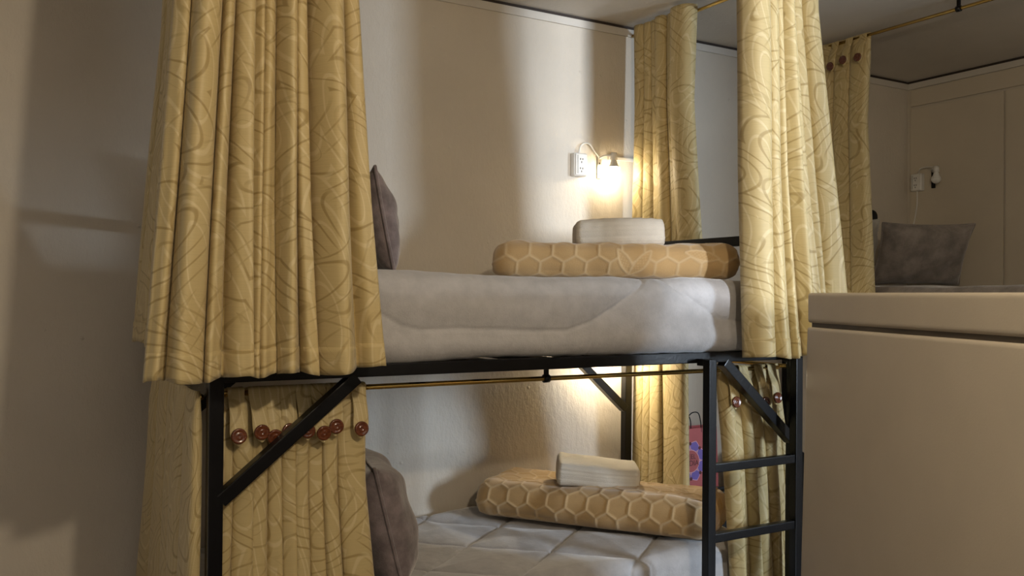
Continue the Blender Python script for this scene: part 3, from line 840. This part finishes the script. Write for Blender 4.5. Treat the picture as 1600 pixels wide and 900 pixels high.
# ------------------------------------------------------------------ foreground cabinet
fd = Vector((math.sin(RA(22.1)), math.cos(RA(22.1)), 0)); fs = Vector((fd.y, -fd.x, 0))
corner = Vector((1.817, 1.60, 0))
T = thing('cabinet', 'cream enamelled metal cabinet filling the right foreground', 'cabinet', tuple(corner))
def cab(name, l0, l1, w0, w1, z0, z1, mat, bev, seg=4, par=None, lean=0.0):
    bm = box_bm(l0, l1, w0, w1, z0, z1, bev, seg)
    for v in bm.verts:
        l = v.co.x; w = v.co.y; z = v.co.z
        l += lean*(1.41-z)*(1 if l > -.3 else 0)
        q = fd*l + fs*w
        v.co = (q.x, q.y, z)
    bmesh.ops.recalc_face_normals(bm, faces=bm.faces)
    return bm_obj(name, bm, mat, par or T, True)
cab('body', -.90, 0, 0, .40, .03, 1.323, 'cream_enamel', .010, 3, None, .045)
cab('seam', -.89, -.006, .008, .39, 1.318, 1.338, 'gasket', .002, 1)
cab('lid', -.90, .002, 0, .40, 1.334, 1.411, 'cream_enamel', .012, 4)
for (l, w) in ((-.84, .05), (-.06, .05), (-.84, .35), (-.06, .35)):
    cab('foot', l-.02, l+.02, w-.02, w+.02, 0, .032, 'gasket', .004, 2)

# ------------------------------------------------------------------ red paper bag with a lotus print, and the dark bags it stands on
def soft_bag(name, label, x0, x1, y0, y1, z0, z1, seed, cat):
    P, A, B = sweep_box(x1-x0, y1-y0, z1-z0, min(y1-y0, z1-z0)*.35, min(.07, (z1-z0)*.3), .012)
    n = -grid_normals(P); P = P+n*(lumps(P, .016, (11, 23), seed)+lumps(P, .004, (60,), seed))[..., None]
    T = thing(name, label, cat, ((x0+x1)/2, (y0+y1)/2, z0))
    o = grid_mesh('body', P, 'black_fabric', True, caps=True, flip=True); o.parent = T
    lx = (x1-x0)*.28; h = z1-z0
    o = tube('handle', smooth_path([(-lx, -.03, h-.005), (-lx*.7, -.05, h+.03), (0, -.06, h+.045), (lx*.7, -.05, h+.03), (lx, -.03, h-.005)], 6), .007, 'black_fabric', None, 8); o.parent = T
    tube_o = tube('zip', [(-lx*1.3, 0, h+.004), (0, 0, h+.008), (lx*1.3, 0, h+.004)], .004, 'steel_plate', None, 6); tube_o.parent = T
    return T
soft_bag('duffel_bag', 'black bag under the red paper bag behind the ladder', 2.56, 3.02, 2.78, 3.16, 0, .515, 3, 'bag')
soft_bag('backpack', 'dark bag standing right of the red paper bag', 3.035, 3.34, 2.86, 3.16, 0, .685, 9, 'bag')
bx, by, bz = 2.732, 3.09, .532
T = thing('paper_bag', 'red paper bag printed with a purple lotus, half behind the foot curtain', 'bag', (bx, by, bz))
V = []; hw, hd, hh_ = .142, .05, .272
for z, sx, sy in ((0, 1, 1), (hh_, 1.0, .72)):
    V += [(-hw*sx, -hd*sy, z), (hw*sx, -hd*sy, z), (hw*sx, 0, z) if z == 0 else (hw*sx-.012, 0, z), (hw*sx, hd*sy, z), (-hw*sx, hd*sy, z), (-hw*sx, 0, z) if z == 0 else (-hw*sx+.012, 0, z)]
F = [(5, 4, 3, 2, 1, 0)] + [(i, (i+1) % 6, 6+(i+1) % 6, 6+i) for i in range(6)]
o = mesh_obj('body', V, F, 'red_paper', T); so = o.modifiers.new('thick', 'SOLIDIFY'); so.thickness = .0015
for s, sgn in ((-1, -1), (1, 1)):
    yy = sgn*hd*.7
    o = tube('handle', smooth_path([(-.05, yy, hh_-.02), (-.045, yy, hh_+.03), (-.02, yy+sgn*.01, hh_+.07), (.02, yy+sgn*.01, hh_+.07), (.045, yy, hh_+.03), (.05, yy, hh_-.02)], 6), .0025, 'black_fabric', None, 8); o.parent = T
# flat print, following the slope of the front face
slope = (hd-hd*.72)/hh_
def front_pt(a, z, lift): return (a, -hd+slope*z-.0016-lift, z)
pcx, pcz = -.022, .128
def disc_mesh(name, outline, lift, mat):
    V = [front_pt(a, z, lift) for a, z in outline]; V += [front_pt(a, z, lift-.0006) for a, z in outline]; n_ = len(outline)
    F = [tuple(range(n_))]+[(i, (i+1) % n_, n_+(i+1) % n_, n_+i) for i in range(n_)]
    return mesh_obj(name, V, F, mat, T)
def petal_outline(an, r0, r1, wd, g=0.0):
    out = []
    for k in range(13):
        t = k/12; rr_ = r0-g+(r1-r0+2*g)*t; w_ = (wd+g)*math.sin(math.pi*min(1, t*.75+.25)**1.3)
        out.append((rr_, -w_))
    pts = out + [(r, -w_) for r, w_ in out[::-1][1:]]
    ca, sa = math.cos(an), math.sin(an)
    return [(pcx+r*ca-w_*sa, pcz+r*sa+w_*ca) for r, w_ in pts]
for k in range(8):
    an = math.pi/8+2*math.pi*k/8
    o = disc_mesh('petal_outline', petal_outline(an, .050, .092, .026, .0035), .0006, 'pink_print')
    disc_mesh('petal', petal_outline(an, .050, .092, .026), .0013, 'purple_print')
    an2 = an+math.pi/8
    disc_mesh('print_dot', [(pcx+.078*math.cos(an2)+.008*math.cos(q*.628), pcz+.078*math.sin(an2)+.008*math.sin(q*.628)) for q in range(10)], .0016, 'dark_red_print')
disc_mesh('print_ring', [(pcx+.052*math.cos(q*.209), pcz+.052*math.sin(q*.209)) for q in range(30)], .0018, 'pink_print')
disc_mesh('print_centre', [(pcx+.0485*math.cos(q*.209), pcz+.0485*math.sin(q*.209)) for q in range(30)], .0024, 'red_paper')
for txt, dz, size in (('FEEL', .010, .030), ('INDIA', -.020, .034)):
    cu = bpy.data.curves.new('lettering', 'FONT'); cu.body = txt; cu.size = size; cu.align_x = 'CENTER'; cu.extrude = .0003
    tmp = bpy.data.objects.new('lettering_curve', cu); C.objects.link(tmp)
    dg = bpy.context.evaluated_depsgraph_get(); me = bpy.data.meshes.new_from_object(tmp.evaluated_get(dg))
    bpy.data.objects.remove(tmp, do_unlink=True)
    o = bpy.data.objects.new('lettering', me); C.objects.link(o); me.materials.clear(); me.materials.append(MATS['dark_red_print'])
    o.parent = T; p = front_pt(pcx, pcz+dz, .003); o.location = p; o.rotation_euler = (RA(90)-math.atan(slope), 0, 0)

# ------------------------------------------------------------------ small dark pouch behind the far right pillow
P, A, B = sweep_box(.11, .08, .075, .03, .03, .008)
n = -grid_normals(P); P = P+n*lumps(P, .006, (40, 80), 2)[..., None]
o = grid_mesh('pouch', P, 'black_fabric', True, caps=True, flip=True); o.location = (3.86, 3.02, 1.775)
tag(o, 'small black pouch resting on the pale far right pillow', 'pouch')

# ------------------------------------------------------------------ room lamp behind the camera
T = thing('ceiling_lamp', 'warm ceiling bulb of the room behind the camera', 'lamp', (0.80, 0.10, ZC))
o = lathe('ceiling_rose', [(.001, 0), (.05, 0), (.045, -.02), (.02, -.035), (.001, -.035)], 'white_plastic', None, 24, (0, 0, 1), (0, 0, -.0005)); o.parent = T
o = tube('flex', [(0, 0, -.03), (0, 0, -.38)], .003, 'white_plastic', None, 8); o.parent = T
o = lathe('bulb_holder', [(.001, -.37), (.017, -.375), (.019, -.41), (.001, -.41)], 'white_plastic', None, 20); o.parent = T
lp = bpy.data.lights.new('bulb_light', 'POINT'); lp.energy = CEILING_LAMP_POWER; lp.color = (1.0, .84, .62); lp.shadow_soft_size = .04
o = bpy.data.objects.new('bulb_light', lp); C.objects.link(o); o.parent = T; o.location = (0, 0, -.46)
